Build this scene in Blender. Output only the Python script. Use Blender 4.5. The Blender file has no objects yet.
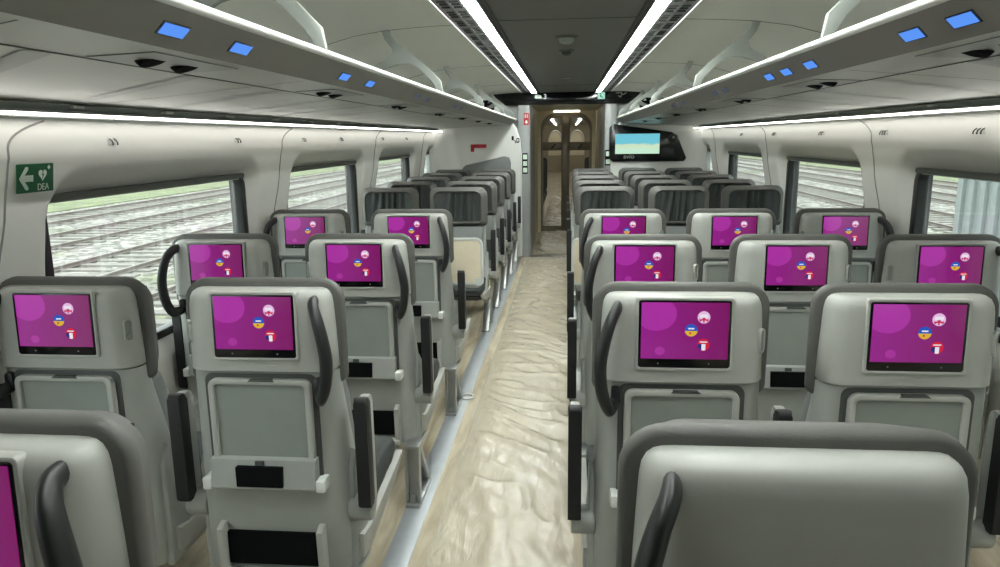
import bpy, bmesh, math, random
from mathutils import Vector, Matrix, noise
random.seed(4)
PI = math.pi
sc = bpy.context.scene
COL = sc.collection

# ------------------------------------------------------------------ materials
def lin(c):
    return tuple(((v/255.0)/12.92 if v/255.0 <= 0.04045 else ((v/255.0+0.055)/1.055)**2.4) for v in c)
def nodes_of(name):
    m = bpy.data.materials.new(name); m.use_nodes = True
    nt = m.node_tree
    for n in list(nt.nodes): nt.nodes.remove(n)
    out = nt.nodes.new('ShaderNodeOutputMaterial')
    return m, nt, out
def pmat(name, rgb, rough=0.5, metal=0.0, var=0.04, scale=14.0, bump=0.0, bscale=200.0, spec=0.5, coat=0.0):
    m, nt, out = nodes_of(name)
    b = nt.nodes.new('ShaderNodeBsdfPrincipled')
    tc = nt.nodes.new('ShaderNodeTexCoord')
    nz = nt.nodes.new('ShaderNodeTexNoise'); nz.inputs['Scale'].default_value = scale; nz.inputs['Detail'].default_value = 3
    nt.links.new(tc.outputs['Object'], nz.inputs['Vector'])
    rp = nt.nodes.new('ShaderNodeValToRGB')
    c = lin(rgb)
    rp.color_ramp.elements[0].position = 0.3; rp.color_ramp.elements[1].position = 0.7
    rp.color_ramp.elements[0].color = tuple(v*(1-var) for v in c)+(1,)
    rp.color_ramp.elements[1].color = tuple(min(1, v*(1+var)) for v in c)+(1,)
    nt.links.new(nz.outputs['Fac'], rp.inputs['Fac'])
    nt.links.new(rp.outputs['Color'], b.inputs['Base Color'])
    b.inputs['Roughness'].default_value = rough; b.inputs['Metallic'].default_value = metal
    b.inputs['Specular IOR Level'].default_value = spec
    b.inputs['Coat Weight'].default_value = coat
    if bump:
        n2 = nt.nodes.new('ShaderNodeTexNoise'); n2.inputs['Scale'].default_value = bscale
        nt.links.new(tc.outputs['Object'], n2.inputs['Vector'])
        bp = nt.nodes.new('ShaderNodeBump'); bp.inputs['Strength'].default_value = bump; bp.inputs['Distance'].default_value = 0.002
        nt.links.new(n2.outputs['Fac'], bp.inputs['Height']); nt.links.new(bp.outputs['Normal'], b.inputs['Normal'])
    nt.links.new(b.outputs[0], out.inputs[0])
    return m
def emat(name, rgb, strength):
    m, nt, out = nodes_of(name)
    e = nt.nodes.new('ShaderNodeEmission'); e.inputs[0].default_value = lin(rgb)+(1,); e.inputs[1].default_value = strength
    nt.links.new(e.outputs[0], out.inputs[0]); return m

M = {}
M['shell'] = pmat('seat_shell_plastic', (172,174,168), 0.42, var=0.03)
M['shell_low'] = pmat('seat_panel_plastic', (156,160,154), 0.45, var=0.03)
M['tray'] = pmat('tray_plastic', (138,144,138), 0.5, var=0.03)
M['gasket'] = pmat('dark_gasket', (70,74,71), 0.6)
M['slot'] = pmat('black_recess', (6,7,9), 0.85, spec=0.15)
M['rim'] = pmat('grey_seat_leather', (90,90,86), 0.6, var=0.06, bump=0.25, bscale=300)
M['dark'] = pmat('dark_seat_fabric', (54,58,58), 0.75, var=0.12, bump=0.4, bscale=400)
M['pleat'] = pmat('dark_pleated_cover', (50,56,55), 0.5, var=0.15, bump=0.2)
M['panel'] = pmat('seat_panel_fabric', (112,116,114), 0.65, var=0.05, bump=0.2)
M['rubber'] = pmat('black_soft_grip', (30,32,32), 0.42, var=0.08)
M['pad'] = pmat('black_arm_pad', (20,22,22), 0.6, var=0.1)
M['hinge'] = pmat('pale_hinge', (215,217,212), 0.35)
M['metal'] = pmat('brushed_metal', (165,167,165), 0.35, metal=0.8, var=0.08)
M['rail'] = pmat('seat_rail_metal', (168,174,178), 0.4, metal=0.35)
M['white'] = pmat('white_wall_panel', (244,244,239), 0.42, var=0.015, scale=3)
M['white2'] = pmat('white_end_panel', (222,224,220), 0.45, var=0.02, scale=3)
M['ceil'] = pmat('grey_ceiling_panel', (98,99,96), 0.55, var=0.03, scale=2)
M['ceilside'] = pmat('pale_ceiling_panel', (220,222,212), 0.5, var=0.02, scale=2)
M['arm'] = pmat('rack_arm_grey', (140,145,139), 0.5, var=0.02)
M['lip'] = pmat('white_rack_edge', (228,230,226), 0.3)
M['fascia'] = pmat('rack_fascia_grey', (116,116,110), 0.45, var=0.03, scale=4)
M['under'] = pmat('rack_underside_grey', (158,162,152), 0.28, var=0.03, scale=4)
M['underband'] = pmat('rack_underside_band', (128,134,128), 0.3, var=0.03)
M['seam'] = pmat('seam_dark_grey', (60,62,60), 0.6)  # dark grey of the panel joints
M['seamlight'] = pmat('wall_joint_grey', (150,152,150), 0.5)
M['channel'] = pmat('channel_grey', (168,174,170), 0.4, metal=0.0)
M['black'] = pmat('black_gloss', (12,14,15), 0.15, var=0.05)
M['bezel'] = pmat('screen_bezel_black', (10,9,12), 0.18, var=0.05)
M['gask'] = pmat('window_gasket_black', (24,28,26), 0.4)
M['blind'] = pmat('blind_cassette_grey', (88,92,86), 0.5)
M['green'] = pmat('sign_green', (0,92,52), 0.5, var=0.03)
M['signwhite'] = pmat('sign_white', (215,235,220), 0.5)
M['red'] = pmat('sticker_red', (175,30,50), 0.5)
M['grille'] = pmat('grille_dark_grey', (46,48,45), 0.5)
M['bulk'] = pmat('bulkhead_grey', (150,154,153), 0.4, var=0.02)
M['beige'] = pmat('door_frame_beige', (212,203,176), 0.4, var=0.04)
M['bronze'] = pmat('door_leaf_bronze', (112,104,90), 0.35, metal=0.4, var=0.06)
M['cream'] = pmat('cream_table_leaf', (234,224,198), 0.45, var=0.03)
M['glassfilm'] = None
M['strip'] = emat('lamp_strip_white', (250,255,250), 34.0)
M['cove'] = emat('cove_lamp_white', (255,252,244), 9.0)
M['blue'] = emat('seat_number_display_blue', (92,150,245), 0.8)
M['bluedim'] = emat('seat_number_display_dim', (118,128,150), 0.30)
M['ballast'] = pmat('pale_ballast', (150,150,138), 0.9, var=0.45, scale=6)
M['sleeper'] = pmat('concrete_sleeper', (118,116,108), 0.85, var=0.1)
M['railsteel'] = pmat('rail_steel', (108,100,92), 0.5, metal=0.2, var=0.1)
M['grass'] = pmat('trackside_grass', (98,108,72), 0.9, var=0.35, scale=1.5)
M['panelling'] = pmat('pale_teal_panelling', (146,156,153), 0.6, var=0.05)
M['beyond'] = pmat('vestibule_wall', (178,168,146), 0.5, var=0.1)

def ballast():
    m, nt, out = nodes_of('ballast_stones')
    b = nt.nodes.new('ShaderNodeBsdfPrincipled'); b.inputs['Roughness'].default_value = 0.9
    tc = nt.nodes.new('ShaderNodeTexCoord')
    v = nt.nodes.new('ShaderNodeTexVoronoi'); v.inputs['Scale'].default_value = 6
    nt.links.new(tc.outputs['Object'], v.inputs['Vector'])
    rp = nt.nodes.new('ShaderNodeValToRGB')
    els = rp.color_ramp.elements
    els[0].position = 0.0; els[0].color = lin((68,67,60))+(1,)
    els[1].position = 1.0; els[1].color = lin((158,157,149))+(1,)
    e = els.new(0.5); e.color = lin((112,111,103))+(1,)
    sep = nt.nodes.new('ShaderNodeSeparateColor')
    nt.links.new(v.outputs['Color'], sep.inputs[0]); nt.links.new(sep.outputs[0], rp.inputs['Fac'])
    nz = nt.nodes.new('ShaderNodeTexNoise'); nz.inputs['Scale'].default_value = 0.5
    nt.links.new(tc.outputs['Object'], nz.inputs['Vector'])
    r2 = nt.nodes.new('ShaderNodeValToRGB')
    r2.color_ramp.elements[0].position = 0.56; r2.color_ramp.elements[0].color = (1,1,1,1)
    r2.color_ramp.elements[1].position = 0.66; r2.color_ramp.elements[1].color = lin((205,215,180))+(1,)
    nt.links.new(nz.outputs['Fac'], r2.inputs['Fac'])
    mx = nt.nodes.new('ShaderNodeMixRGB'); mx.blend_type = 'MULTIPLY'; mx.inputs[0].default_value = 1
    nt.links.new(rp.outputs[0], mx.inputs[1]); nt.links.new(r2.outputs[0], mx.inputs[2])
    nt.links.new(mx.outputs[0], b.inputs['Base Color']); nt.links.new(b.outputs[0], out.inputs[0])
    return m
M['ballast'] = ballast()

def floor_mat():
    m, nt, out = nodes_of('beige_wood_floor')
    b = nt.nodes.new('ShaderNodeBsdfPrincipled'); b.inputs['Roughness'].default_value = 0.35
    tc = nt.nodes.new('ShaderNodeTexCoord')
    mp = nt.nodes.new('ShaderNodeMapping'); mp.inputs['Scale'].default_value = (9,1.2,1)
    nt.links.new(tc.outputs['Object'], mp.inputs[0])
    nz = nt.nodes.new('ShaderNodeTexNoise'); nz.inputs['Scale'].default_value = 1.6; nz.inputs['Detail'].default_value = 8; nz.inputs['Distortion'].default_value = 0.6
    nt.links.new(mp.outputs[0], nz.inputs['Vector'])
    rp = nt.nodes.new('ShaderNodeValToRGB')
    rp.color_ramp.elements[0].position = 0.35; rp.color_ramp.elements[0].color = lin((160,148,122))+(1,)
    rp.color_ramp.elements[1].position = 0.65; rp.color_ramp.elements[1].color = lin((204,195,172))+(1,)
    nt.links.new(nz.outputs['Fac'], rp.inputs[0]); nt.links.new(rp.outputs[0], b.inputs['Base Color'])
    nt.links.new(b.outputs[0], out.inputs[0]); return m
M['floor'] = floor_mat()

def film_mat(name, tr, rough):
    m, nt, out = nodes_of(name)
    t = nt.nodes.new('ShaderNodeBsdfTransparent'); t.inputs[0].default_value = (1,1,1,1)
    b = nt.nodes.new('ShaderNodeBsdfPrincipled'); b.inputs['Base Color'].default_value = lin((222,213,192))+(1,)
    b.inputs['Roughness'].default_value = rough; b.inputs['Specular IOR Level'].default_value = 1.0; b.inputs['Coat Weight'].default_value = 0.35; b.inputs['Coat Roughness'].default_value = 0.16
    tc = nt.nodes.new('ShaderNodeTexCoord')
    mp = nt.nodes.new('ShaderNodeMapping'); mp.inputs['Rotation'].default_value = (0,0,0.7); mp.inputs['Scale'].default_value = (10,2.2,1)
    nt.links.new(tc.outputs['Object'], mp.inputs[0])
    nz = nt.nodes.new('ShaderNodeTexNoise'); nz.inputs['Scale'].default_value = 1.6; nz.inputs['Detail'].default_value = 4; nz.inputs['Distortion'].default_value = 1.5
    nt.links.new(mp.outputs[0], nz.inputs['Vector'])
    bp = nt.nodes.new('ShaderNodeBump'); bp.inputs['Strength'].default_value = 0.5; bp.inputs['Distance'].default_value = 0.02
    nt.links.new(nz.outputs['Fac'], bp.inputs['Height']); nt.links.new(bp.outputs[0], b.inputs['Normal'])
    mx = nt.nodes.new('ShaderNodeMixShader'); mx.inputs[0].default_value = tr
    nt.links.new(t.outputs[0], mx.inputs[1]); nt.links.new(b.outputs[0], mx.inputs[2])
    nt.links.new(mx.outputs[0], out.inputs[0]); return m
M['film'] = film_mat('crinkled_clear_film', 0.55, 0.23)

def glass_mat(name, tint, streak):
    m, nt, out = nodes_of(name)
    t = nt.nodes.new('ShaderNodeBsdfTransparent'); t.inputs[0].default_value = tint+(1,)
    g = nt.nodes.new('ShaderNodeBsdfGlossy'); g.inputs['Roughness'].default_value = 0.03
    lw = nt.nodes.new('ShaderNodeLayerWeight'); lw.inputs[0].default_value = 0.5
    pw = nt.nodes.new('ShaderNodeMath'); pw.operation = 'POWER'; pw.inputs[1].default_value = 4.0
    nt.links.new(lw.outputs['Facing'], pw.inputs[0])
    fr = nt.nodes.new('ShaderNodeMath'); fr.operation = 'MULTIPLY_ADD'; fr.inputs[1].default_value = 0.35; fr.inputs[2].default_value = 0.03
    nt.links.new(pw.outputs[0], fr.inputs[0])
    mx = nt.nodes.new('ShaderNodeMixShader')
    nt.links.new(fr.outputs[0], mx.inputs[0]); nt.links.new(t.outputs[0], mx.inputs[1]); nt.links.new(g.outputs[0], mx.inputs[2])
    if streak:
        d = nt.nodes.new('ShaderNodeBsdfTranslucent'); d.inputs[0].default_value = (0.85,0.88,0.85,1)
        tc = nt.nodes.new('ShaderNodeTexCoord')
        mp = nt.nodes.new('ShaderNodeMapping'); mp.inputs['Scale'].default_value = (1,60,1.2)
        nt.links.new(tc.outputs['Object'], mp.inputs[0])
        nz = nt.nodes.new('ShaderNodeTexNoise'); nz.inputs['Scale'].default_value = 2.0; nz.inputs['Detail'].default_value = 6
        nt.links.new(mp.outputs[0], nz.inputs['Vector'])
        rp = nt.nodes.new('ShaderNodeValToRGB')
        rp.color_ramp.elements[0].position = 0.52; rp.color_ramp.elements[0].color = (0.015,)*3+(1,)
        rp.color_ramp.elements[1].position = 0.70; rp.color_ramp.elements[1].color = (streak,)*3+(1,)
        nt.links.new(nz.outputs['Fac'], rp.inputs[0])
        m2 = nt.nodes.new('ShaderNodeMixShader')
        nt.links.new(rp.outputs[0], m2.inputs[0]); nt.links.new(mx.outputs[0], m2.inputs[1]); nt.links.new(d.outputs[0], m2.inputs[2])
        mx = m2
    nt.links.new(mx.outputs[0], out.inputs[0]); return m
M['glass'] = glass_mat('rain_streaked_glass', (0.95,0.98,0.96), 0.16)
M['doorglass'] = glass_mat('door_glass', (0.8,0.8,0.78), 0)

def display_mat(name, k):
    """purple screen image: two paler discs on magenta (generated 0..1 over the screen)"""
    m, nt, out = nodes_of(name)
    tc = nt.nodes.new('ShaderNodeTexCoord')
    sp = nt.nodes.new('ShaderNodeSeparateXYZ'); nt.links.new(tc.outputs['Generated'], sp.inputs[0])
    def mth(op, a, b):
        n = nt.nodes.new('ShaderNodeMath'); n.operation = op
        for i, v in enumerate((a, b)):
            if isinstance(v, (int, float)): n.inputs[i].default_value = v
            else: nt.links.new(v, n.inputs[i])
        return n.outputs[0]
    X, Z = sp.outputs[0], sp.outputs[2]
    base = nt.nodes.new('ShaderNodeMixRGB'); base.inputs[1].default_value = lin((158,34,146))+(1,); base.inputs[2].default_value = lin((132,24,104))+(1,)
    nt.links.new(X, base.inputs[0]); col = base.outputs[0]
    for cx, cz, r, c in ((0.17, 0.80, 0.30, (182,52,172)), (0.22, 0.14, 0.075, (180,54,166))):
        dx = mth('MULTIPLY', mth('SUBTRACT', X, cx), 1.27); dz = mth('SUBTRACT', Z, cz)
        dd = mth('SQRT', mth('ADD', mth('MULTIPLY', dx, dx), mth('MULTIPLY', dz, dz)), 0)
        f = mth('LESS_THAN', dd, r)
        mx = nt.nodes.new('ShaderNodeMixRGB'); nt.links.new(f, mx.inputs[0]); nt.links.new(col, mx.inputs[1]); mx.inputs[2].default_value = lin(c)+(1,)
        col = mx.outputs[0]
    b = nt.nodes.new('ShaderNodeBsdfPrincipled'); b.inputs['Base Color'].default_value = (0.01,0.005,0.01,1)
    b.inputs['Roughness'].default_value = 0.12
    nt.links.new(col, b.inputs['Emission Color']); b.inputs['Emission Strength'].default_value = k
    nt.links.new(b.outputs[0], out.inputs[0]); return m
M['display'] = display_mat('purple_screen_image', 0.62)
def badge(rgb): return emat('badge_%d_%d_%d' % rgb, rgb, 0.72)
B = {k: badge(v) for k, v in dict(pink=(236,190,232), red=(205,40,70), blue=(40,90,190), yellow=(222,180,60), white=(240,235,245), navy=(40,50,120), wine=(150,60,130)).items()}

# ------------------------------------------------------------------ mesh helpers
def mesh_of(bm, mats, name='m', sharp=38):
    bmesh.ops.recalc_face_normals(bm, faces=bm.faces)
    th = math.radians(sharp)
    for f in bm.faces: f.smooth = True
    for e in bm.edges:
        if len(e.link_faces) == 2 and e.calc_face_angle(0) > th: e.smooth = False
    me = bpy.data.meshes.new(name); bm.to_mesh(me); bm.free()
    for m in (mats if isinstance(mats, (list, tuple)) else [mats]): me.materials.append(m)
    return me
def obj(name, bm, mat, parent=None, sharp=38, loc=None):
    me = mesh_of(bm, mat, name, sharp) if isinstance(bm, bmesh.types.BMesh) else bm
    o = bpy.data.objects.new(name, me); COL.objects.link(o)
    if parent is not None: o.parent = parent
    if loc is not None: o.location = loc
    return o
def tag(o, label=None, cat=None, group=None, kind=None):
    if label: o['label'] = label
    if cat: o['category'] = cat
    if group: o['group'] = group
    if kind: o['kind'] = kind
    return o
def thing(name, label, cat, loc=(0,0,0), rotz=0.0, group=None):
    o = bpy.data.objects.new(name, None); COL.objects.link(o)
    o.location = loc; o.rotation_euler = (0,0,rotz); o.empty_display_size = 0.1
    return tag(o, label, cat, group)
def struct(name, bm, mat, **k):
    o = obj(name, bm, mat, **k); o['kind'] = 'structure'; return o
def new(): return bmesh.new()
def box(bm, x0, x1, y0, y1, z0, z1, bev=0.0, seg=2, mi=0):
    r = bmesh.ops.create_cube(bm, size=1.0)
    vs = r['verts']
    bmesh.ops.scale(bm, vec=(abs(x1-x0), abs(y1-y0), abs(z1-z0)), verts=vs)
    bmesh.ops.translate(bm, vec=((x0+x1)/2, (y0+y1)/2, (z0+z1)/2), verts=vs)
    fs = list({f for v in vs for f in v.link_faces})
    for f in fs: f.material_index = mi
    if bev:
        es = list({e for v in vs for e in v.link_edges})
        bmesh.ops.bevel(bm, geom=es, offset=bev, segments=seg, affect='EDGES', profile=0.5)
    return bm
def P3(axis, p, a):
    if axis == 'y': return Vector((p[0], a, p[1]))
    if axis == 'x': return Vector((a, p[0], p[1]))
    return Vector((p[0], p[1], a))
def prism(bm, pts, axis, a0, a1, bev=0.0, seg=2, mi=0, bevel_ends=True):
    v0 = [bm.verts.new(P3(axis, p, a0)) for p in pts]; v1 = [bm.verts.new(P3(axis, p, a1)) for p in pts]
    n = len(pts); fs = []
    f0 = bm.faces.new(v0); f1 = bm.faces.new(v1[::-1])
    for i in range(n):
        fs.append(bm.faces.new((v0[(i+1) % n], v0[i], v1[i], v1[(i+1) % n])))
    for f in fs+[f0, f1]: f.material_index = mi
    if bev:
        es = list(f0.edges)+list(f1.edges)
        bmesh.ops.bevel(bm, geom=es, offset=bev, segments=seg, affect='EDGES', profile=0.5)
    return bm
def rrect(x0, x1, z0, z1, r, n=5):
    rs = r if isinstance(r, (list, tuple)) else (r,)*4      # bl, br, tr, tl
    out = []
    for (cx, cz, a, rr) in ((x0, z0, PI, rs[0]), (x1, z0, 1.5*PI, rs[1]), (x1, z1, 0, rs[2]), (x0, z1, 0.5*PI, rs[3])):
        ox = cx + (rr if cx == x0 else -rr); oz = cz + (rr if cz == z0 else -rr)
        for i in range(n+1):
            t = a + 0.5*PI*i/n
            out.append((ox+rr*math.cos(t), oz+rr*math.sin(t)))
    return out
def ring(bm, outer, inner, axis, a0, a1, bev=0.0, mi=0):
    n = len(outer)
    V = [[bm.verts.new(P3(axis, p, a)) for p in L] for L in (outer, inner) for a in (a0, a1)]
    o0, o1, i0, i1 = V
    ee = []
    for i in range(n):
        j = (i+1) % n
        for q in ((o0[i], o0[j], o1[j], o1[i]), (i0[j], i0[i], i1[i], i1[j]), (o0[j], o0[i], i0[i], i0[j]), (o1[i], o1[j], i1[j], i1[i])):
            f = bm.faces.new(q); f.material_index = mi
        if bev: ee += [bm.edges.get((a[i], a[j])) for a in V]
    if bev: bmesh.ops.bevel(bm, geom=ee, offset=bev, segments=2, affect='EDGES', profile=0.5)
    return bm
def loft(bm, rings, cap0=True, cap1=True, mi=0):
    R = [[bm.verts.new(p) for p in r] for r in rings]
    n = len(R[0])
    for a, b in zip(R, R[1:]):
        for i in range(n):
            j = (i+1) % n
            f = bm.faces.new((a[i], a[j], b[j], b[i])); f.material_index = mi
    if cap0: bm.faces.new(R[0][::-1]).material_index = mi
    if cap1: bm.faces.new(R[-1]).material_index = mi
    return bm
def crom(pts, n=6):
    pts = [Vector(p) for p in pts]; out = []
    P = [pts[0]*2-pts[1]]+pts+[pts[-1]*2-pts[-2]]
    for i in range(1, len(P)-2):
        for k in range(n):
            t = k/n; a, b, c, d = P[i-1:i+3]
            out.append(0.5*((2*b)+(c-a)*t+(2*a-5*b+4*c-d)*t*t+(3*b-a-3*c+d)*t**3))
    out.append(pts[-1]); return out
def tube(bm, path, rad, ns=12, sq=(1.0, 1.0), ref=Vector((1,0,0)), mi=0):
    rings = []; n = len(path)
    for i, p in enumerate(path):
        t = (path[min(i+1, n-1)]-path[max(i-1, 0)]).normalized()
        u = (ref-t*ref.dot(t)).normalized(); v = t.cross(u)
        r = rad(i/(n-1)) if callable(rad) else rad
        rings.append([p+u*(r*sq[0]*math.cos(2*PI*k/ns))+v*(r*sq[1]*math.sin(2*PI*k/ns)) for k in range(ns)])
    return loft(bm, rings, mi=mi)
def disc(bm, cx, cz, r, y0, y1, n=20, mi=0, a0=0, a1=2*PI):
    full = abs(a1-a0-2*PI) < 1e-6
    pts = [(cx+r*math.cos(a0+(a1-a0)*i/n), cz+r*math.sin(a0+(a1-a0)*i/n)) for i in range(n if full else n+1)]
    return prism(bm, pts, 'y', y0, y1, mi=mi)
def polystrip(bm, pts, axis, a0, a1, th, mi=0):
    """open profile polyline thickened outward by th along its normal, extruded along axis"""
    L = [Vector(p) for p in pts]; off = []
    for i, p in enumerate(L):
        t = (L[min(i+1, len(L)-1)]-L[max(i-1, 0)]).normalized()
        off.append(p+Vector((-t.y, t.x))*th)
    return prism(bm, [tuple(p) for p in L]+[tuple(p) for p in off[::-1]], axis, a0, a1, mi=mi)

# ------------------------------------------------------------------ camera
F, H, ROLL = 722.0, 1.58, math.radians(0.71)
def set_camera():
    x, y = 66.0, 283.5-137.0
    c, s = math.cos(ROLL), math.sin(ROLL)
    d = Vector(((c*x+s*y)/F, (-s*x+c*y)/F, 1.0)).normalized()
    a = math.asin(d.x); p = math.asin(d.y/math.cos(a))
    fw = Vector((-math.sin(a)*math.cos(p), math.cos(a)*math.cos(p), -math.sin(p)))
    r0 = Vector((math.cos(a), math.sin(a), 0)); u0 = r0.cross(fw)
    r = r0*c-u0*s; u = r0*s+u0*c
    cam = bpy.data.cameras.new('camera'); co = bpy.data.objects.new('camera', cam); COL.objects.link(co)
    m = Matrix((r, u, -fw)).transposed().to_4x4(); m.translation = Vector((0, 0, H))
    co.matrix_world = m; cam.sensor_width = 36; cam.lens = F*36/1000.0; cam.clip_start = 0.02; cam.clip_end = 300
    sc.camera = co
set_camera()

# ------------------------------------------------------------------ coach body
Y0, Y1, YW = -1.4, 10.45, 9.6
def lerp_prof(pts, z):
    for (z0, x0), (z1, x1) in zip(pts, pts[1:]):
        if z <= z1:
            t = (z-z0)/(z1-z0); t = max(0, min(1, t)); t = t*t*(3-2*t)
            return x0+(x1-x0)*t
    return pts[-1][1]
PROF = [(0.0,1.72),(0.3,1.735),(1.1,1.735),(1.40,1.697),(1.495,1.688),(1.515,1.683),(1.54,1.676),(1.66,1.668),(1.78,1.67),(1.90,1.67)]
WIN = [(-0.9,-0.2),(0.25,1.72),(2.27,3.84),(4.42,5.99),(6.57,8.10),(8.85,10.25)]
WZ = (0.75, 1.392)
def wall_x(y, z):
    x = lerp_prof(PROF, z); best = 9; wd = 0.1
    for (a, b) in WIN:
        sd = sdr(y, z, a, b)
        if sd < best: best = sd; wd = 0.045 if (y < a+0.02 and z < WZ[1]-0.03) else (0.045+0.065*min(1, max(0, (y-a)/0.12)))
    t = max(0.0, min(1.0, best/wd)); t = t*t*(3-2*t)
    return x+0.065*(1-t)+ (1.705-x)*(1-t)*0.9, best
def sdr(y, z, a, b, r=0.07):
    qx = abs(y-(a+b)/2)-(b-a)/2+r; qz = abs(z-(WZ[0]+WZ[1])/2)-(WZ[1]-WZ[0])/2+r
    return math.hypot(max(qx,0), max(qz,0))+min(max(qx,qz),0)-r
def build_wall(s, name):
    bm = new()
    zs = [0, .15, .3, .45, .55, .6]; z = .62
    while z < 1.57: zs.append(z); z += .0165
    zs += [1.59, 1.62, 1.65, 1.70, 1.76, 1.82, 1.90]
    ys = []; y = Y0
    while y < Y1+0.01: ys.append(y); y += 0.018
    G = []
    for y in ys:
        row = []
        for z in zs:
            x, sd = wall_x(y, z); row.append((bm.verts.new((s*x, y, z)), sd))
        G.append(row)
    for i in range(len(ys)-1):
        for j in range(len(zs)-1):
            q = (G[i][j], G[i+1][j], G[i+1][j+1], G[i][j+1])
            if max(v[1] for v in q) < 0.004: continue
            bm.faces.new([v[0] for v in q])
    # outer body skin keeps the daylight out
    for v in [v for v in bm.verts if not v.link_faces]: bm.verts.remove(v)
    return struct(name, bm, M['white'], sharp=60)
build_wall(-1, 'wall_left'); build_wall(1, 'wall_right')
n = 0
for s, side in ((-1, 'left'), (1, 'right')):
    for wi, (a, b) in enumerate(WIN):
        if wi == 0: continue
        n += 1
        bm = new()
        o = rrect(a-0.012, b+0.012, WZ[0]-0.012, WZ[1]+0.012, 0.07); i_ = rrect(a+0.03, b-0.035, WZ[0]+0.025, WZ[1]-0.006, 0.045)
        ring(bm, o, i_, 'x', s*1.752, s*1.80, bev=0.004)
        w = struct('window_%d' % n, bm, M['gask'])
        bm = new(); prism(bm, rrect(a+0.02, b-0.02, WZ[0]+0.01, WZ[1], 0.05), 'x', s*1.788, s*1.794)
        obj('pane', bm, M['glass'], w)
        bm = new(); prism(bm, rrect(a+0.02, b-0.03, WZ[1]-0.008, WZ[1]+0.018, 0.006), 'x', s*1.735, s*1.775, bev=0.004)
        order = ['', 'nearest', 'second', 'third', 'fourth', 'farthest'][wi]
        t = thing('roller_blind', 'rolled-up grey window blind above the %s window of the %s wall' % (order, side), 'window blind', (0,0,0), 0, 'roller blinds above the windows')
        obj('cassette', bm, M['blind'], t)
        bm = new(); box(bm, s*1.752, s*1.762, a+0.05, b-0.06, WZ[1]-0.014, WZ[1]-0.006, 0.003)
        obj('pull_bar', bm, M['channel'], t)
# body skin outside, unseen, added to stop daylight leaking in
bm = new()
for s in (-1, 1):
    box(bm, s*1.83, s*1.86, Y0, 13.0, 1.42, 2.35); box(bm, s*1.83, s*1.86, Y0, 13.0, -0.6, 0.68)
    ya = Y0
    for (a, b) in WIN:
        box(bm, s*1.83, s*1.86, ya, a-0.05, 0.6, 1.5); ya = b+0.05
    box(bm, s*1.83, s*1.86, ya, 13.0, 0.6, 1.5)
    for (a, b) in []:
        for (z0, z1) in ((WZ[1]+0.01, WZ[1]+0.06), (WZ[0]-0.08, WZ[0]-0.01)): box(bm, s*1.77, s*1.86, a-0.05, b+0.05, z0, z1)
        pass
box(bm, -1.86, 1.86, Y0, 34.5, 2.32, 2.36)
struct('trim_1', bm, M['bulk'])
bm = new()
for s in (-1, 1):
    for (a, b) in WIN:
        for (z0, z1) in ((WZ[1]+0.004, WZ[1]+0.06), (WZ[0]-0.08, WZ[0]-0.004)): box(bm, s*1.77, s*1.86, a-0.05, b+0.05, z0, z1)
        for (ya, yb) in ((a-0.06, a-0.045), (b+0.045, b+0.06)): box(bm, s*1.77, s*1.86, ya, yb, WZ[0]-0.05, WZ[1]+0.05)
struct('trim_60', bm, M['gask'])
# wall joints (curved seam between wall panels)
k = 1
for s in (-1, 1):
    for yj in (2.07, 4.22, 6.38, 8.55):
        bm = new(); pts = []
        zz = [0.1, 0.4, 0.7, 0.9, 1.0, 1.1, 1.2, 1.3, 1.35, 1.40, 1.44, 1.47, 1.50, 1.52]+[1.53+0.008*q for q in range(16)]
        for z in zz:
            y = yj-0.10+0.10*min(1, max(0, (z-0.9)/0.6))
            if z > 1.56: y += 0.16*((z-1.56)/0.09)**2.5
            x, sd = wall_x(y, z); pts.append(Vector((s*(x-0.001), y, z)))
        tube(bm, pts, 0.0035, 6, ref=Vector((0,1,0)))
        k += 1; struct('trim_%d' % k, bm, M['seamlight'])
# horizontal soft joint is in the profile; floor, ceiling
bm = new(); box(bm, -1.86, 1.86, Y0, 34.5, -0.06, 0.0); struct('floor', bm, M['floor'])
bm = new()
CP = [(-0.345,2.155),(-0.33,2.145),(0.33,2.145),(0.345,2.155)]
prism(bm, CP+[(0.345,2.2),(-0.345,2.2)], 'y', Y0, YW)
struct('ceiling', bm, M['ceil'])
bm = new()
for yy in (1.6, 3.72, 8.3): box(bm, -0.335, 0.335, yy-0.004, yy+0.004, 2.1435, 2.146)
for xx in (-0.11, 0.11): box(bm, xx-0.003, xx+0.003, 8.3, YW, 2.1435, 2.146)
k += 1; struct('trim_%d' % k, bm, M['seam'])
SIDE = [(0.585,2.148),(0.75,2.142),(0.93,2.130),(1.10,2.105),(1.25,2.065),(1.38,2.01),(1.50,1.94),(1.60,1.86),(1.66,1.78)]
for s in (-1, 1):
    bm = new(); polystrip(bm, [(s*x, z) for x, z in SIDE], 'y', Y0, YW, 0.012*(1 if s > 0 else -1))
    k += 1; struct('trim_%d' % k, bm, M['ceilside'])
    bm = new()
    for yy in (1.72, 3.84, 5.96, 8.08):
        polystrip(bm, [(s*x, z-0.0015) for x, z in SIDE[:7]], 'y', yy-0.003, yy+0.003, 0.003*(1 if s > 0 else -1))
    k += 1; struct('trim_%d' % k, bm, M['seam'])
    # inner side of the lamp channel
    bm = new(); box(bm, s*0.345, s*0.368, Y0, YW, 2.148, 2.20); box(bm, s*0.36, s*0.60, Y0, YW, 2.185, 2.20)
    k += 1; struct('trim_%d' % k, bm, M['ceil'])
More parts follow.
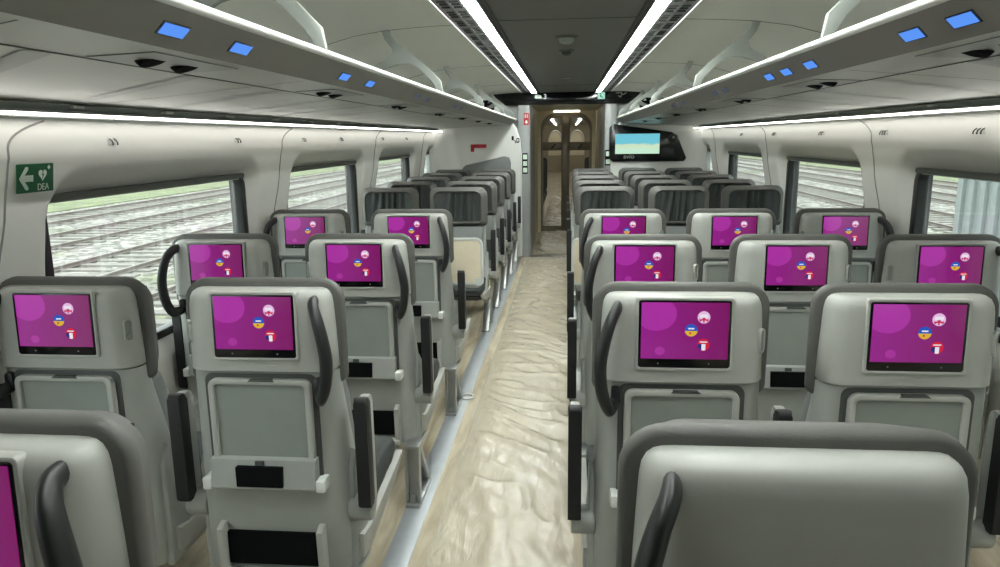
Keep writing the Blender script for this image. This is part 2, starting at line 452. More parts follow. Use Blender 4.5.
# lamp strips, grilles
for s, side in ((-1, 'left'), (1, 'right')):
    t = thing('ceiling_light_strip', 'long bright white lamp strip along the %s edge of the grey centre ceiling' % side, 'light strip', (s*0.40, 4.2, 2.145))
    bm = new(); box(bm, -0.031, 0.031, 0.5-4.2, 9.38-4.2, -0.018, 0.01, 0.006); obj('diffuser', bm, M['strip'], t)
    bm = new()
    for q in (-0.036, 0.036): box(bm, q-0.004, q+0.004, Y0-4.2, YW-4.2, -0.020 if q*s < 0 else 0.002, 0.03)
    obj('housing', bm, M['ceil'], t)
    t = thing('air_grille', 'dark slotted air grille running beside the %s ceiling lamp strip' % side, 'air vent', (s*0.505, 4.2, 2.145))
    bm = new(); box(bm, -0.064, 0.064, Y0-4.2, YW-4.2, 0.02, 0.03); obj('backing', bm, M['slot'], t)
    bm = new(); y = Y0-4.2; q = 0
    for xx in (-0.055, 0.0, 0.055): box(bm, xx-0.007 if xx else -0.006, xx+0.007 if xx else 0.006, Y0-4.2, YW-4.2, 0.0, 0.014)
    while y < YW-4.2:
        for c0 in (-0.048, 0.006):
            box(bm, c0, c0+0.042, y, y+(0.085 if q % 3 == 0 else 0.02), 0.001, 0.012)
        y += 0.072 if q % 3 else 0.12; q += 1
    obj('grille', bm, M['grille'], t)
    bm = new(); box(bm, s*0.068-0.004, s*0.068+0.006, Y0-4.2, YW-4.2, -0.004, 0.012, 0.003); obj('edge_trim', bm, M['lip'], t)
    # cove light over windows
    t = thing('wall_light_strip', 'thin white lamp strip above the windows of the %s wall' % side, 'light strip', (s*1.605, 4.2, 1.665))
    bm = new(); box(bm, -0.011, 0.011, 0.3-4.2, 9.45-4.2, -0.001, 0.008, 0.003); obj('diffuser', bm, M['cove'], t)
    bm = new(); box(bm, -0.02, 0.02, Y0-4.2, 9.45-4.2, 0.008, 0.016); obj('housing', bm, M['channel'], t)

# luggage racks
ARM = [(0.956,2.131),(0.912,2.131),(0.907,2.101),(0.877,2.07),(0.816,2.022),(0.712,1.939),(0.650,1.875),(0.640,1.818),(0.668,1.818),(0.69,1.87),(0.756,1.937),(0.812,1.968),(0.869,1.965),(0.928,1.945),(1.003,1.905),(1.10,1.83),(1.12,1.76),(1.16,1.76),(1.15,1.84),(1.05,1.915),(0.985,1.962),(0.926,1.988),(0.900,2.011),(0.897,2.041),(0.936,2.084)]
LAMPY = {-1: [1.58,2.70,3.85,5.10,6.25,7.4,8.5], 1: [1.62,2.66,3.80,4.95,6.05,7.2,8.4]}
DISPY = {-1: [(1.40,0),(1.695,0),(2.50,0),(2.83,0),(3.72,1),(4.0,1),(5.0,1),(5.3,1)], 1: [(1.527,0),(1.735,0),(2.41,0),(2.66,0),(2.875,0),(3.64,1),(3.88,1),(4.9,1),(5.15,1),(5.4,1)]}
def rack_mesh(bm, pts, s, y0, y1, bev=0): prism(bm, [(s*x, z) for x, z in pts], 'y', y0, y1, bev)
for s, side in ((-1, 'left'), (1, 'right')):
    t = thing('luggage_rack', 'long open overhead luggage rack above the %s seats with blue seat number displays' % side, 'luggage rack', (0,0,0))
    bm = new(); pts = [(0.652+0.013*math.cos(a), 1.810+0.011*math.sin(a)) for a in [2*PI*i/14 for i in range(14)]]
    rack_mesh(bm, pts, s, Y0, YW); obj('front_edge', bm, M['lip'], t)
    bm = new(); rack_mesh(bm, [(0.648,1.799),(0.652,1.818),(0.72,1.805),(0.80,1.780),(1.62,1.735),(1.62,1.723),(0.73,1.757),(0.705,1.742)], s, Y0, YW)
    obj('fascia', bm, M['fascia'], t)
    bm = new(); rack_mesh(bm, [(0.705,1.742),(0.73,1.757),(1.62,1.723),(1.62,1.7035),(1.60,1.7045)], s, Y0, YW)
    u = obj('underside_panel', bm, M['under'], t)
    zu = lambda x: 1.742-0.042*(x-0.705)-0.0008
    bm = new(); rack_mesh(bm, [(0.883,zu(0.883)),(0.891,zu(0.891)),(0.891,zu(0.891)+0.004),(0.883,zu(0.883)+0.004)], s, Y0, YW)
    y = -1.0
    while y < 9.4:
        for dy in (0.0, 0.006): pass
        v = [(0.72, y-0.18), (1.59, y+0.18)]
        vs = [bm.verts.new((s*x, yy+d, zu(x)-0.0006)) for (x, yy) in v for d in (-0.003, 0.003)]
        bm.faces.new((vs[0], vs[1], vs[3], vs[2])); y += 1.06
    obj('seam', bm, M['seam'], u)
    bm = new(); y = -0.72
    while y < 9.2:
        for (x0, x1) in ((0.895, 1.59),):
            vs = [bm.verts.new((s*x, y+(x-1.2)*0.75+d, zu(x)-0.0003)) for x in (x0, x1) for d in (0, 0.07)]
            bm.faces.new((vs[0], vs[1], vs[3], vs[2]))
        y += 0.53
    obj('slanted_band', bm, M['underband'], u)  # slanting bands of darker grey across the underside
    # rear channel with clips
    bm = new(); rack_mesh(bm, [(1.585,1.700),(1.63,1.700),(1.64,1.66),(1.627,1.66)], s, Y0, 9.1); c = obj('rear_channel', bm, M['channel'], t)
    y = 0.6
    while y < 9.0:
        bm = new(); box(bm, s*1.572, s*1.600, y, y+0.055, 1.688, 1.700, 0.003); obj('clip', bm, M['hinge'], c); y += 0.55
    for yy in [v*0.93 for v in LAMPY[s]]:
        bm = new(); rack_mesh(bm, [(0.740,zu(0.740)-0.001),(0.872,zu(0.872)-0.001),(0.872,zu(0.872)+0.003),(0.740,zu(0.740)+0.003)], s, yy-0.17, yy+0.17)
        p = obj('reading_light_panel', bm, M['underband'], t)
        for dy in (-0.065, 0.065):
            xc_ = 0.806; zz_ = zu(xc_)
            bm = new(); tube(bm, [Vector((s*xc_, yy+dy, zz_+0.002)), Vector((s*xc_, yy+dy, zz_-0.002)), Vector((s*(xc_-0.001), yy+dy, zz_-0.005))], lambda q: 0.036-0.010*q, 18)
            obj('lamp_nozzle', bm, M['slot'], p)
    for yy, dim in DISPY[s]:
        yy *= 0.897
        def quad(h, lo, hi):
            out = []
            for u_, v_ in ((-h, hi), (h, hi), (h, lo), (-h, lo)):
                out.append((s*(0.6775+u_*0.7071-v_*0.7071), 1.7695-u_*0.7071-v_*0.7071))
            return out
        bm = new(); prism(bm, quad(0.0140, -0.002, 0.0012), 'y', yy-0.045, yy+0.045)
        f = obj('display_frame', bm, M['fascia'] if dim else M['bezel'], t)
        bm = new(); prism(bm, quad(0.0112, 0.0008, 0.0028), 'y', yy-0.039, yy+0.039)
        obj('seat_number_display', bm, M['bluedim'] if dim else M['blue'], f)
    for yy in (1.95, 3.83, 5.75, 7.65, 9.2):
        bm = new(); prism(bm, [(s*x, z) for x, z in ARM], 'y', yy+0.014, yy+0.034, bev=0.003)
        obj('support_arm', bm, M['arm'], t)

# sensors on the ceiling
t = thing('smoke_detector', 'larger round grey sensor dome on the centre ceiling', 'ceiling sensor', (0, 4.35, 2.145))
bm = new(); tube(bm, [Vector((0,0,0.002)), Vector((0,0,-0.008)), Vector((0,0,-0.012))], lambda q: 0.07-0.012*q, 24); obj('base', bm, M['ceil'], t)
bm = new(); tube(bm, [Vector((0,0,-0.01)), Vector((0,0,-0.03)), Vector((0,0,-0.04))], lambda q: 0.045-0.02*q*q, 24); obj('dome', bm, M['channel'], t)
t = thing('camera_dome', 'smaller round grey dome on the ceiling just behind the larger sensor', 'ceiling sensor', (0, 5.02, 2.145))
bm = new(); tube(bm, [Vector((0,0,0.002)), Vector((0,0,-0.01))], 0.05, 24); obj('base', bm, M['ceil'], t)
bm = new(); tube(bm, [Vector((0,0,-0.009)), Vector((0,0,-0.028)), Vector((0,0,-0.036))], lambda q: 0.034-0.02*q*q, 24); obj('dome', bm, M['gasket'], t)
t = thing('ceiling_loudspeaker', 'tiny round grey speaker plate on the ceiling near the far end', 'loudspeaker', (0, 7.3, 2.145))
bm = new(); tube(bm, [Vector((0,0,0.002)), Vector((0,0,-0.006))], 0.045, 20); obj('plate', bm, M['under'], t)

# coat hooks on the upper walls
for s, side, L, cnt in ((-1, 'left', [2.58,3.62,4.57,5.36,6.6,7.6], 2), (1, 'right', [2.55,3.15,4.05,5.0,6.1,7.2], 3)):
    for q, yy in enumerate(L):
        xw = wall_x(yy, 1.585)[0]
        t = thing('coat_hook', '%s of small dark coat hooks on the %s wall, number %s from the camera' % ('pair' if cnt == 2 else 'row of three', side, ['one','two','three','four','five','six'][q]), 'coat hook', (s*xw, yy, 1.585), 0, 'coat hooks on the upper walls')
        t['label'] = '%s of small coat hooks on the upper %s wall, the %s set from the camera' % ('pair' if cnt == 2 else 'trio', side, ['first','second','third','fourth','fifth','sixth'][q])
        bm = new()
        for i in range(cnt):
            y = (i-(cnt-1)/2)*0.028
            box(bm, s*-0.003, s*0.004, y-0.008, y+0.008, -0.014, 0.014, 0.002)
        obj('plate', bm, M['white2'], t)
        for i in range(cnt):
            y = (i-(cnt-1)/2)*0.028
            bm = new(); tube(bm, crom([(0,y,0.010),(-s*0.012,y-0.002,0.003),(-s*0.016,y,-0.010),(-s*0.012,y+0.003,-0.012)], 4), 0.0026, 6, ref=Vector((0,1,0)))
            obj('peg', bm, M['gasket'], t)

# ------------------------------------------------------------------ DEA sign
def text(body, size, mat, mw, name, parent, ext=0.0008, align='CENTER', sx=1.0):
    c = bpy.data.curves.new(name, 'FONT'); c.body = body; c.size = size; c.extrude = ext; c.align_x = align; c.align_y = 'CENTER'
    c.materials.append(mat)
    tmp = bpy.data.objects.new('lettering_source', c)
    me = bpy.data.meshes.new_from_object(tmp); bpy.data.objects.remove(tmp)
    o = bpy.data.objects.new(name, me); COL.objects.link(o); o.parent = parent
    o.matrix_local = mw @ Matrix.Diagonal((sx, 1, 1, 1)); return o
zc = 1.473
xw = wall_x(2.21, zc)[0]
tilt = math.atan2(wall_x(2.21, zc+0.04)[0]-wall_x(2.21, zc-0.04)[0], 0.08)
t = tag(bpy.data.objects.new('exit_sign', None), 'green DEA sign with white arrow and heart on the left wall', 'sign'); COL.objects.link(t)
# local frame: x along coach (reading direction), y up the wall, z towards the aisle
xa = Vector((0,1,0)); ya = Vector((-math.sin(tilt),0,math.cos(tilt))); za = xa.cross(ya)
m4 = Matrix((xa, ya, za)).transposed().to_4x4(); m4.translation = Vector((-xw+0.008, 2.175, zc)); t.matrix_world = m4 @ Matrix.Diagonal((0.92,1,1,1))
bm = new(); prism(bm, rrect(-0.088,0.088,-0.045,0.045,0.003,2), 'z', 0, 0.003); obj('plate', bm, M['green'], t)
bm = new()
prism(bm, [(-0.078,0.0),(-0.048,0.036),(-0.036,0.036),(-0.036,0.028),(-0.052,0.010),(-0.012,0.010),(-0.012,-0.010),(-0.052,-0.010),(-0.036,-0.028),(-0.036,-0.036),(-0.048,-0.036)], 'z', 0.003, 0.0038)
obj('arrow', bm, M['signwhite'], t)
bm = new(); hp = []
for i in range(28):
    a = 2*PI*i/28; hx = 16*math.sin(a)**3; hz = 13*math.cos(a)-5*math.cos(2*a)-2*math.cos(3*a)-math.cos(4*a)
    hp.append((0.034+hx*0.00125, 0.010+hz*0.00125))
prism(bm, hp, 'z', 0.003, 0.0038); h = obj('heart', bm, M['signwhite'], t)
bm = new(); prism(bm, [(0.037,0.023),(0.029,0.008),(0.034,0.009),(0.031,-0.004),(0.040,0.012),(0.035,0.011)], 'z', 0.0038, 0.0044); obj('bolt', bm, M['green'], h)
bm = new(); prism(bm, rrect(0.058,0.072,0.030,0.035,0.001,1), 'z', 0.003, 0.0038); prism(bm, rrect(0.0625,0.0675,0.0255,0.0395,0.001,1), 'z', 0.003, 0.0039); obj('cross', bm, M['signwhite'], t)
text('DEA', 0.030, M['signwhite'], Matrix.Translation((0.036,-0.030,0.0033)), 'lettering', t)

# ------------------------------------------------------------------ far end
bm = new()   # grey bulkhead left and right of the passage
box(bm, -1.86, -0.47, 9.66, 9.72, 0, 2.3); box(bm, 0.50, 1.86, 9.66, 9.72, 0, 2.3); box(bm, -0.47, 0.50, 9.66, 9.72, 2.0, 2.3)
struct('wall_back', bm, M['bulk'])
bm = new(); box(bm, -1.3, 1.3, 9.58, 9.66, 1.99, 2.145, 0.01); 
t = thing('information_header', 'black header panel over the end passage with small lit symbols', 'display panel', (0,0,0)); obj('panel', bm, M['black'], t)
rx = Matrix.Rotation(PI/2, 4, 'X')
text('3', 0.085, emat('sign_lit', (225,235,240), 0.9), Matrix.Translation((-0.27,9.575,2.09)) @ rx, 'carriage_number', t)
bm = new(); prism(bm, rrect(-0.40,-0.32,2.07,2.11,0.012), 'y', 9.572, 9.58); obj('carriage_symbol', bm, M['signwhite'], t)
bm = new(); prism(bm, rrect(0.40,0.49,2.05,2.135,0.006), 'y', 9.570, 9.58); w = obj('toilet_symbol', bm, emat('toilet_sign_lit', (170,225,205), 0.8), t)
bm = new(); disc(bm, 0.435, 2.118, 0.009, 9.566, 9.570); prism(bm, [(0.427,2.105),(0.443,2.105),(0.446,2.085),(0.462,2.082),(0.470,2.062),(0.462,2.060),(0.455,2.074),(0.428,2.074)], 'y', 9.566, 9.570); obj('figure', bm, M['green'], w)
bm = new()
tube(bm, crom([(0.63,9.574,2.12),(0.69,9.574,2.125),(0.72,9.574,2.10),(0.76,9.574,2.125)], 4), 0.006, 6); tube(bm, crom([(0.66,9.574,2.09),(0.69,9.574,2.07),(0.70,9.574,2.10)], 4), 0.006, 6)
obj('swirl_mark', bm, M['under'], t)
# passage
bm = new(); box(bm, -0.53, -0.47, 11.2, 12.4, 0, 2.06); box(bm, 0.50, 0.56, 11.2, 12.4, 0, 2.06); struct('wall_passage', bm, M['beige'])
bm = new(); box(bm, -0.53, -0.472, 9.64, 11.2, 0, 2.06); box(bm, 0.502, 0.56, 9.64, 11.2, 0, 2.06); struct('wall_passage_entry', bm, M['bulk'])
bm = new(); box(bm, -0.53, 0.56, 9.66, 12.4, 2.0, 2.06); struct('ceiling_passage', bm, M['beige'])
bm = new(); box(bm, -0.62, -0.478, 9.60, 9.66, 0, 1.99, 0.006); box(bm, 0.508, 0.65, 9.60, 9.66, 0, 1.99, 0.006)
k += 1; struct('trim_%d' % k, bm, M['bulk'])
bm = new(); box(bm, -0.47, 0.50, 9.60, 9.70, 0.0, 0.012, 0.004); k += 1; struct('trim_%d' % k, bm, M['metal'])
bm = new(); tube(bm, [Vector((-0.2,12.0,1.985)), Vector((0.22,12.0,1.985))], 0.012, 8, ref=Vector((0,0,1)))  # pale bar, its glow added to brighten the dim passage
t = thing('passage_glow_bar', 'short pale bar on the beige passage ceiling, glow added to brighten the passage', 'light strip'); obj('diffuser', bm, emat('passage_bar_glow', (255,248,225), 4.5), t)
# door wall with arched opening
arch = [(-0.42,0)]+[(-0.42+0.24-0.24*math.cos(a), 1.72+0.25*math.sin(a)) for a in [PI/2*i/8 for i in range(9)]]+[(0.43-0.24+0.24*math.sin(a), 1.72+0.25*math.cos(a)) for a in [PI/2*i/8 for i in range(9)]]+[(0.43,0)]
outer = []
for (x, z) in arch:
    outer.append((-0.47 if x < -0.3 and z < 1.72 else (0.50 if x > 0.3 and z < 1.72 else x*1.0), z))
bm = new()
V0 = [[bm.verts.new((x, y, z)) for (x, z) in arch] for y in (12.28, 12.4)]
T0 = [[bm.verts.new((max(-0.47, min(0.50, x*1.13+0.002)), y, (2.0 if (i not in (0, len(arch)-1)) else 0))) for i, (x, z) in enumerate(arch)] for y in (12.28, 12.4)]
for i in range(len(arch)-1):
    for q in ((V0[0][i], V0[0][i+1], T0[0][i+1], T0[0][i]), (V0[0][i+1], V0[0][i], V0[1][i], V0[1][i+1])):
        try: bm.faces.new(q)
        except Exception: pass
k += 1; struct('trim_%d' % k, bm, M['beige'])
d = struct('door_1', (lambda b: ring(b, [(x, z) for x, z in arch], [((x+0.005)*0.90-0.005, (z-0.05)*0.955+0.06 if z > 0 else 0.10) for x, z in arch], 'y', 12.30, 12.34))(new()), M['bronze'])
bm = new(); box(bm, -0.075, 0.06, 12.295, 12.335, 0.02, 1.96, 0.006); obj('leaf_stile', bm, M['bronze'], d)
for x0, x1 in ((-0.38,-0.07),(0.055,0.39)):
    bm = new(); box(bm, x0, x1, 12.305, 12.33, 1.36, 1.50, 0.004); obj('leaf_rail', bm, M['bronze'], d)
    bm = new(); box(bm, x0, x1, 12.315, 12.321, 0.08, 1.90); obj('pane', bm, M['doorglass'], d)
    bm = new(); xc = (x0+x1)/2; tube(bm, [Vector((xc-0.02,12.296,1.39)), Vector((xc+0.05,12.296,1.47))], 0.012, 8); obj('door_handle', bm, M['gask'], d)
# the next coach behind the door
bm = new(); box(bm, -1.5, -1.42, 12.45, 34, 0, 2.3); box(bm, 1.42, 1.5, 12.45, 34, 0, 2.3); box(bm, -1.5, -0.47, 12.4, 12.48, 0, 2.3); box(bm, 0.50, 1.5, 12.4, 12.48, 0, 2.3); box(bm, -0.47, 0.5, 12.42, 12.48, 2.0, 2.3)
struct('wall_next_coach', bm, M['beyond'])
bm = new(); box(bm, -1.5, 1.5, 12.4, 34.2, 2.15, 2.2); struct('ceiling_next_coach', bm, M['ceil'])
bm = new(); box(bm, -1.86, 1.86, 34, 34.2, 0, 2.3); struct('wall_next_coach_end', bm, M['beyond'])
for x0 in (-0.45, 0.45):
    bm = new(); box(bm, x0-0.03, x0+0.03, 12.6, 33.5, 2.10, 2.13)
    t = thing('ceiling_light_strip', 'lamp strip in the next coach seen through the glass door, %s one' % ('left' if x0 < 0 else 'right'), 'light strip'); obj('diffuser', bm, M['cove'], t)
for q, (xx, yy) in enumerate(((-0.40,28.0),(0.42,28.0))):
    t = thing('gangway_arch', 'pale arched gangway frame beyond the glass door, %s of the door mullion' % ('left' if q == 0 else 'right'), 'gangway frame')
    bm = new(); ap = [(xx-0.24,0.9)]+[(xx-0.24*math.cos(a), 1.45+0.36*math.sin(a)) for a in [PI*i/12 for i in range(13)]]+[(xx+0.24,0.9)]
    tube(bm, [Vector((x, yy, z)) for x, z in ap], 0.035, 8, ref=Vector((0,1,0))); obj('frame', bm, M['hinge'], t)
    bm = new(); prism(bm, ap, 'y', yy+0.01, yy+0.03); obj('curtain', bm, M['cream'], t)
for s in (-1, 1):
    for i in range(3):
        t = thing('passenger_seat', 'dark seat of the next coach behind the door glass, %s of the aisle, %s back' % ('left' if s < 0 else 'right', ['first','second','third'][i]), 'seat', (s*0.62+0.0, 13.6+i*1.1, 0), 0, 'seats of the next coach')
        bm = new(); prism(bm, rrect(-0.22,0.22,0.45,1.15,0.07), 'y', 0, 0.12, bev=0.02); obj('backrest', bm, M['dark'], t)
        bm = new(); box(bm, -0.22, 0.22, -0.42, 0.02, 0.34, 0.47, 0.03); obj('seat_cushion', bm, M['dark'], t)

# end partitions: white rounded panels each side of the passage
CE = [(-0.575,0.02),(-0.575,1.38),(-0.590,1.55),(-0.640,1.70),(-0.73,1.83),(-0.86,1.95),(-1.0,2.04),(-1.12,2.10),(-1.66,2.10)]
for s, side in ((-1,'left'), (1,'right')):
    bm = new()
    prism(bm, [(-s*x, z) for x, z in CE]+[(s*1.70, 2.10), (s*1.70, 0.02)], 'y', 9.50, 9.60, bev=0.02, seg=3)
    o = struct('wall_end_'+side, bm, M['white2'])
    # soft curved shoulder joining the partition to the side wall
    bm = new(); rings = []
    for i in range(9):
        a = PI/2*i/8; rings.append((s*(1.38+0.34*math.sin(a)), 9.50-0.34*(1-math.cos(a))))
    prism(bm, rings+[(s*1.74, 9.56), (s*1.38, 9.56)], 'z', 0.02, 1.64); k += 1; struct('trim_%d' % k, bm, M['white2'], sharp=60)
    # dark openings above the rack
    for j, (x0, x1, z0, z1) in enumerate(((1.42,1.62,1.98,2.06),(1.16,1.32,1.93,2.01),(1.0,1.12,2.02,2.07),(0.92,1.05,1.93,2.02),(0.80,0.88,1.84,1.87))):
        t = thing('partition_opening', 'small dark recess in the white %s end panel above the rack, %s from the aisle' % (side, ['fifth','fourth','third','second','first'][j]), 'recess', (0,0,0), 0, 'dark recesses above the rack')
        bm = new(); prism(bm, rrect(*(sorted((s*x0, s*x1))+[z0, z1, 0.012])), 'y', 9.492, 9.50); obj('recess', bm, M['slot'], t)

# TV unit
t = thing('wall_television', 'black trapezoid television panel with bright map screen on the right end wall', 'television', (0,0,0))
TV = [(0.60,1.262),(0.55,1.30),(0.55,1.69),(0.60,1.735),(1.33,1.625),(1.40,1.585),(1.52,1.30),(1.49,1.262)]
bm = new(); prism(bm, TV, 'y', 9.455, 9.50, bev=0.012, seg=3); obj('panel', bm, M['black'], t)
def tvmat():
    m, nt, out = nodes_of('map_screen_image')
    tc = nt.nodes.new('ShaderNodeTexCoord'); sp = nt.nodes.new('ShaderNodeSeparateXYZ'); nt.links.new(tc.outputs['Generated'], sp.inputs[0])
    nz = nt.nodes.new('ShaderNodeTexNoise'); nz.inputs['Scale'].default_value = 4; nt.links.new(tc.outputs['Generated'], nz.inputs['Vector'])
    ad = nt.nodes.new('ShaderNodeMath'); ad.operation = 'MULTIPLY_ADD'; ad.inputs[1].default_value = 0.25
    nt.links.new(nz.outputs['Fac'], ad.inputs[0]); nt.links.new(sp.outputs[2], ad.inputs[2])
    rp = nt.nodes.new('ShaderNodeValToRGB'); rp.color_ramp.interpolation = 'EASE'
    e = rp.color_ramp.elements; e[0].position = 0.3; e[0].color = lin((196,232,206))+(1,); e[1].position = 0.66; e[1].color = lin((112,196,214))+(1,)
    q = e.new(0.56); q.color = lin((204,224,190))+(1,)
    nt.links.new(ad.outputs[0], rp.inputs[0])
    em = nt.nodes.new('ShaderNodeEmission'); em.inputs[1].default_value = 0.8; nt.links.new(rp.outputs[0], em.inputs[0]); nt.links.new(em.outputs[0], out.inputs[0]); return m
bm = new(); box(bm, 0.625, 1.18, 9.449, 9.456, 1.36, 1.61); obj('screen', bm, tvmat(), t)
text('avlo', 0.085, M['under'], Matrix.Translation((0.80,9.452,1.325)) @ rx, 'lettering', t)
bm = new(); prism(bm, [(1.34+0.055*math.cos(2*PI*i/20), 1.55+0.055*math.sin(2*PI*i/20)) for i in range(20)], 'y', 9.44, 9.456, bev=0.005); g = obj('camera_lens', bm, M['gask'], t)
bm = new(); disc(bm, 1.35, 1.56, 0.014, 9.436, 9.441); obj('lens_glint', bm, M['under'], g)

# left end wall fittings
t = thing('emergency_plate', 'small red emergency plate on the white left end panel', 'sign', (0,0,0))
bm = new(); prism(bm, rrect(-1.235,-1.03,1.455,1.50,0.004), 'y', 9.492, 9.50); prism(bm, rrect(-1.235,-1.19,1.405,1.46,0.004), 'y', 9.492, 9.50); obj('plate', bm, M['red'], t)
t = thing('wall_pad', 'long grey padded rest on the white left end panel above the seats', 'wall pad', (0,0,0))
bm = new(); prism(bm, [(-1.34,1.10),(-1.34,1.20),(-1.30,1.235),(-0.80,1.345),(-0.73,1.33),(-0.71,1.27),(-0.71,1.10)], 'y', 9.43, 9.50, bev=0.02, seg=3); obj('cushion', bm, M['panel'], t)
t = thing('seat_symbol_sign', 'small black slanted symbols on the white left end panel near the aisle', 'sign', (0,0,0))
bm = new(); box(bm, -0.70, -0.672, 9.494, 9.50, 1.545, 1.60); prism(bm, [(-0.67,1.55),(-0.655,1.55),(-0.635,1.51),(-0.65,1.51)], 'y', 9.494, 9.50)
ring(bm, rrect(-0.638,-0.60,1.515,1.575,0.01), rrect(-0.628,-0.61,1.53,1.565,0.005), 'y', 9.494, 9.50); obj('symbol', bm, M['slot'], t)
t = thing('red_sticker', 'red and white emergency sticker on the grey wall left of the passage', 'sign', (0.058,0,0))
bm = new(); box(bm, -0.605, -0.54, 9.592, 9.60, 1.74, 1.89); s_ = obj('plate', bm, M['red'], t)
bm = new(); box(bm, -0.590, -0.552, 9.590, 9.593, 1.765, 1.782); box(bm, -0.580, -0.562, 9.589, 9.593, 1.755, 1.80); box(bm, -0.592, -0.580, 9.590, 9.593, 1.83, 1.875); box(bm, -0.566, -0.554, 9.590, 9.593, 1.83, 1.875); obj('cross_mark', bm, M['signwhite'], s_)
for s, zz, side in ((-1,(1.33,1.245,1.16),'left'), (1,(1.36,1.26),'right')):
    x0 = s*0.534 + (0.008 if s > 0 else 0)
    t = thing('pictogram_strip', 'vertical strip of white pictograms with dark marks beside the passage, %s side' % side, 'sign', (0,0,0))
    bm = new(); box(bm, x0-0.035, x0+0.035, 9.592, 9.598, zz[-1]-0.05, zz[0]+0.05); o = obj('plate', bm, M['slot'], t)
    for z in zz:
        bm = new(); prism(bm, rrect(x0-0.025,x0+0.028,z-0.03,z+0.03,0.006), 'y', 9.589, 9.593)
        q = obj('pictogram', bm, M['signwhite'], o)

# unseen rear wall behind the camera, made dark to shade the first row
bm = new(); box(bm, -1.86, 1.86, Y0-0.06, Y0, 0, 2.3); struct('wall_front', bm, M['gasket'])

# ------------------------------------------------------------------ floor coverings
def film(name, x0, x1, y0, y1, amp, label, seed, step=0.0125, fade=None):
    bm = new(); nx = int((x1-x0)/step)+1; ny = int((y1-y0)/step)+1; G = []
    for j in range(ny):
        row = []
        for i in range(nx):
            x = x0+(x1-x0)*i/(nx-1); y = y0+(y1-y0)*j/(ny-1)
            w = noise.noise((x*1.7+seed, y*1.1, 3.1))
            u_ = x*0.8+y*0.55; v_ = y*0.8-x*0.6
            n1 = noise.noise((u_*5.0+w, v_*1.1+w, seed)); r1 = math.exp(-(n1/0.16)**2)
            n2 = noise.noise((x*3.0+w, y*6.5+x*2.5+w*1.5, seed+5)); r2 = math.exp(-(n2/0.18)**2)
            n3 = noise.noise((u_*9, v_*4, seed+9)); r3 = math.exp(-(n3/0.25)**2)
            mask = max(0, min(1, 0.5+1.8*noise.noise((x*1.8, y*1.0, seed+2))))
            edge = min(1, max(0, (x-x0)/0.10))
            z = 0.004+amp*edge*(0.55*r1+0.50*r2*mask+0.22*r3*(1-mask*0.5))
            row.append(bm.verts.new((x, y, z)))
        G.append(row)
    for j in range(ny-1):
        for i in range(nx-1): bm.faces.new((G[j][i], G[j][i+1], G[j+1][i+1], G[j+1][i]))
    o = obj(name, bm, M['film'], sharp=80); tag(o, label, 'plastic sheet'); return o
film('plastic_sheet', -0.52, 0.04, 0.3, 9.55, 0.022, 'crinkled clear plastic sheet covering the beige aisle floor', 1.3)
film('plastic_sheet', -0.46, 0.49, 9.72, 12.2, 0.05, 'shiny crumpled plastic sheet on the floor in front of the glass door', 7.7, 0.025)
film('plastic_sheet', -0.42, 0.42, 12.6, 19.5, 0.06, 'crumpled plastic sheet on the floor of the next coach', 4.1, 0.05)
for s, side, x0, x1 in ((-1,'left',-0.685,-0.585),(1,'right',0.12,0.22)):
    bm = new(); box(bm, x0, x1, Y0, 9.5, 0.0, 0.006, 0.002); o = obj('seat_rail', bm, M['rail']); tag(o, 'flat silver floor rail carrying the seat feet %s of the aisle' % side, 'floor rail')
bm = new(); ring(bm, [(-0.60+0.045*math.cos(2*PI*i/20), 4.21+0.05*math.sin(2*PI*i/20)) for i in range(20)], [(-0.60+0.030*math.cos(2*PI*i/20), 4.21+0.034*math.sin(2*PI*i/20)) for i in range(20)], 'z', 0.007, 0.016, bev=0.002)
o = obj('plastic_ring', bm, M['hinge']); tag(o, 'small pale ring lying on the floor rail left of the aisle', 'plastic scrap')

# ------------------------------------------------------------------ passenger seats
def U(w, f, yr, ys, yf, inset=0.0, n=5):
    """plan outline: flat rear face (half width f), flanks sweeping out to half width w, closed at the front yf"""
    w -= inset; f = max(0.02, f-inset*0.75)
    pts = [(f-0.02, yr), (f+0.004, yr+0.002)]
    for i in range(1, n+1):
        t = i/n; pts.append((f+(w-f)*(math.sin(t*PI/2)), yr+(ys-yr)*(1-math.cos(t*PI/2))*0.85+(ys-yr)*0.15*t))
    pts.append((w, (ys+yf)/2)); pts.append((w-0.004, yf))
    return [(x, y) for x, y in pts]+[(-x, y) for x, y in pts[::-1]]
def outline_ring(z, **k): return [Vector((x, y, z)) for x, y in U(**k)]
SM = {}
def sm(name, bm, mats, sharp=38): SM[name] = mesh_of(bm, mats, name, sharp)
# lower shell
bm = new(); R = []
for z, yr in ((0.27,-0.040),(0.30,-0.046),(0.5,-0.052),(0.62,-0.053),(0.75,-0.055),(0.84,-0.056),(0.926,-0.057)):
    ins = 0.006 if z == 0.27 else 0
    g = min(1, max(0, (0.92-z)/0.42))
    R.append(outline_ring(z, w=0.217+0.016*g, f=0.165, yr=yr, ys=0.0+0.03*g, yf=0.012+0.11*g, inset=ins))
loft(bm, R); sm('back_shell', bm, M['shell_low'])
# head housing
bm = new(); R = []
for z, yr, ins in ((0.929,-0.066,0.005),(0.934,-0.072,0.0),(1.02,-0.071,0.003),(1.10,-0.069,0.007),(1.125,-0.0685,0.0085),(1.143,-0.066,0.0115),(1.156,-0.060,0.018),(1.163,-0.051,0.027),(1.166,-0.040,0.038),(1.167,-0.025,0.055)):
    R.append(outline_ring(z, w=0.219, f=0.164, yr=yr, ys=-0.008, yf=0.012, inset=ins))
loft(bm, R); sm('screen_housing', bm, M['shell'], 50)
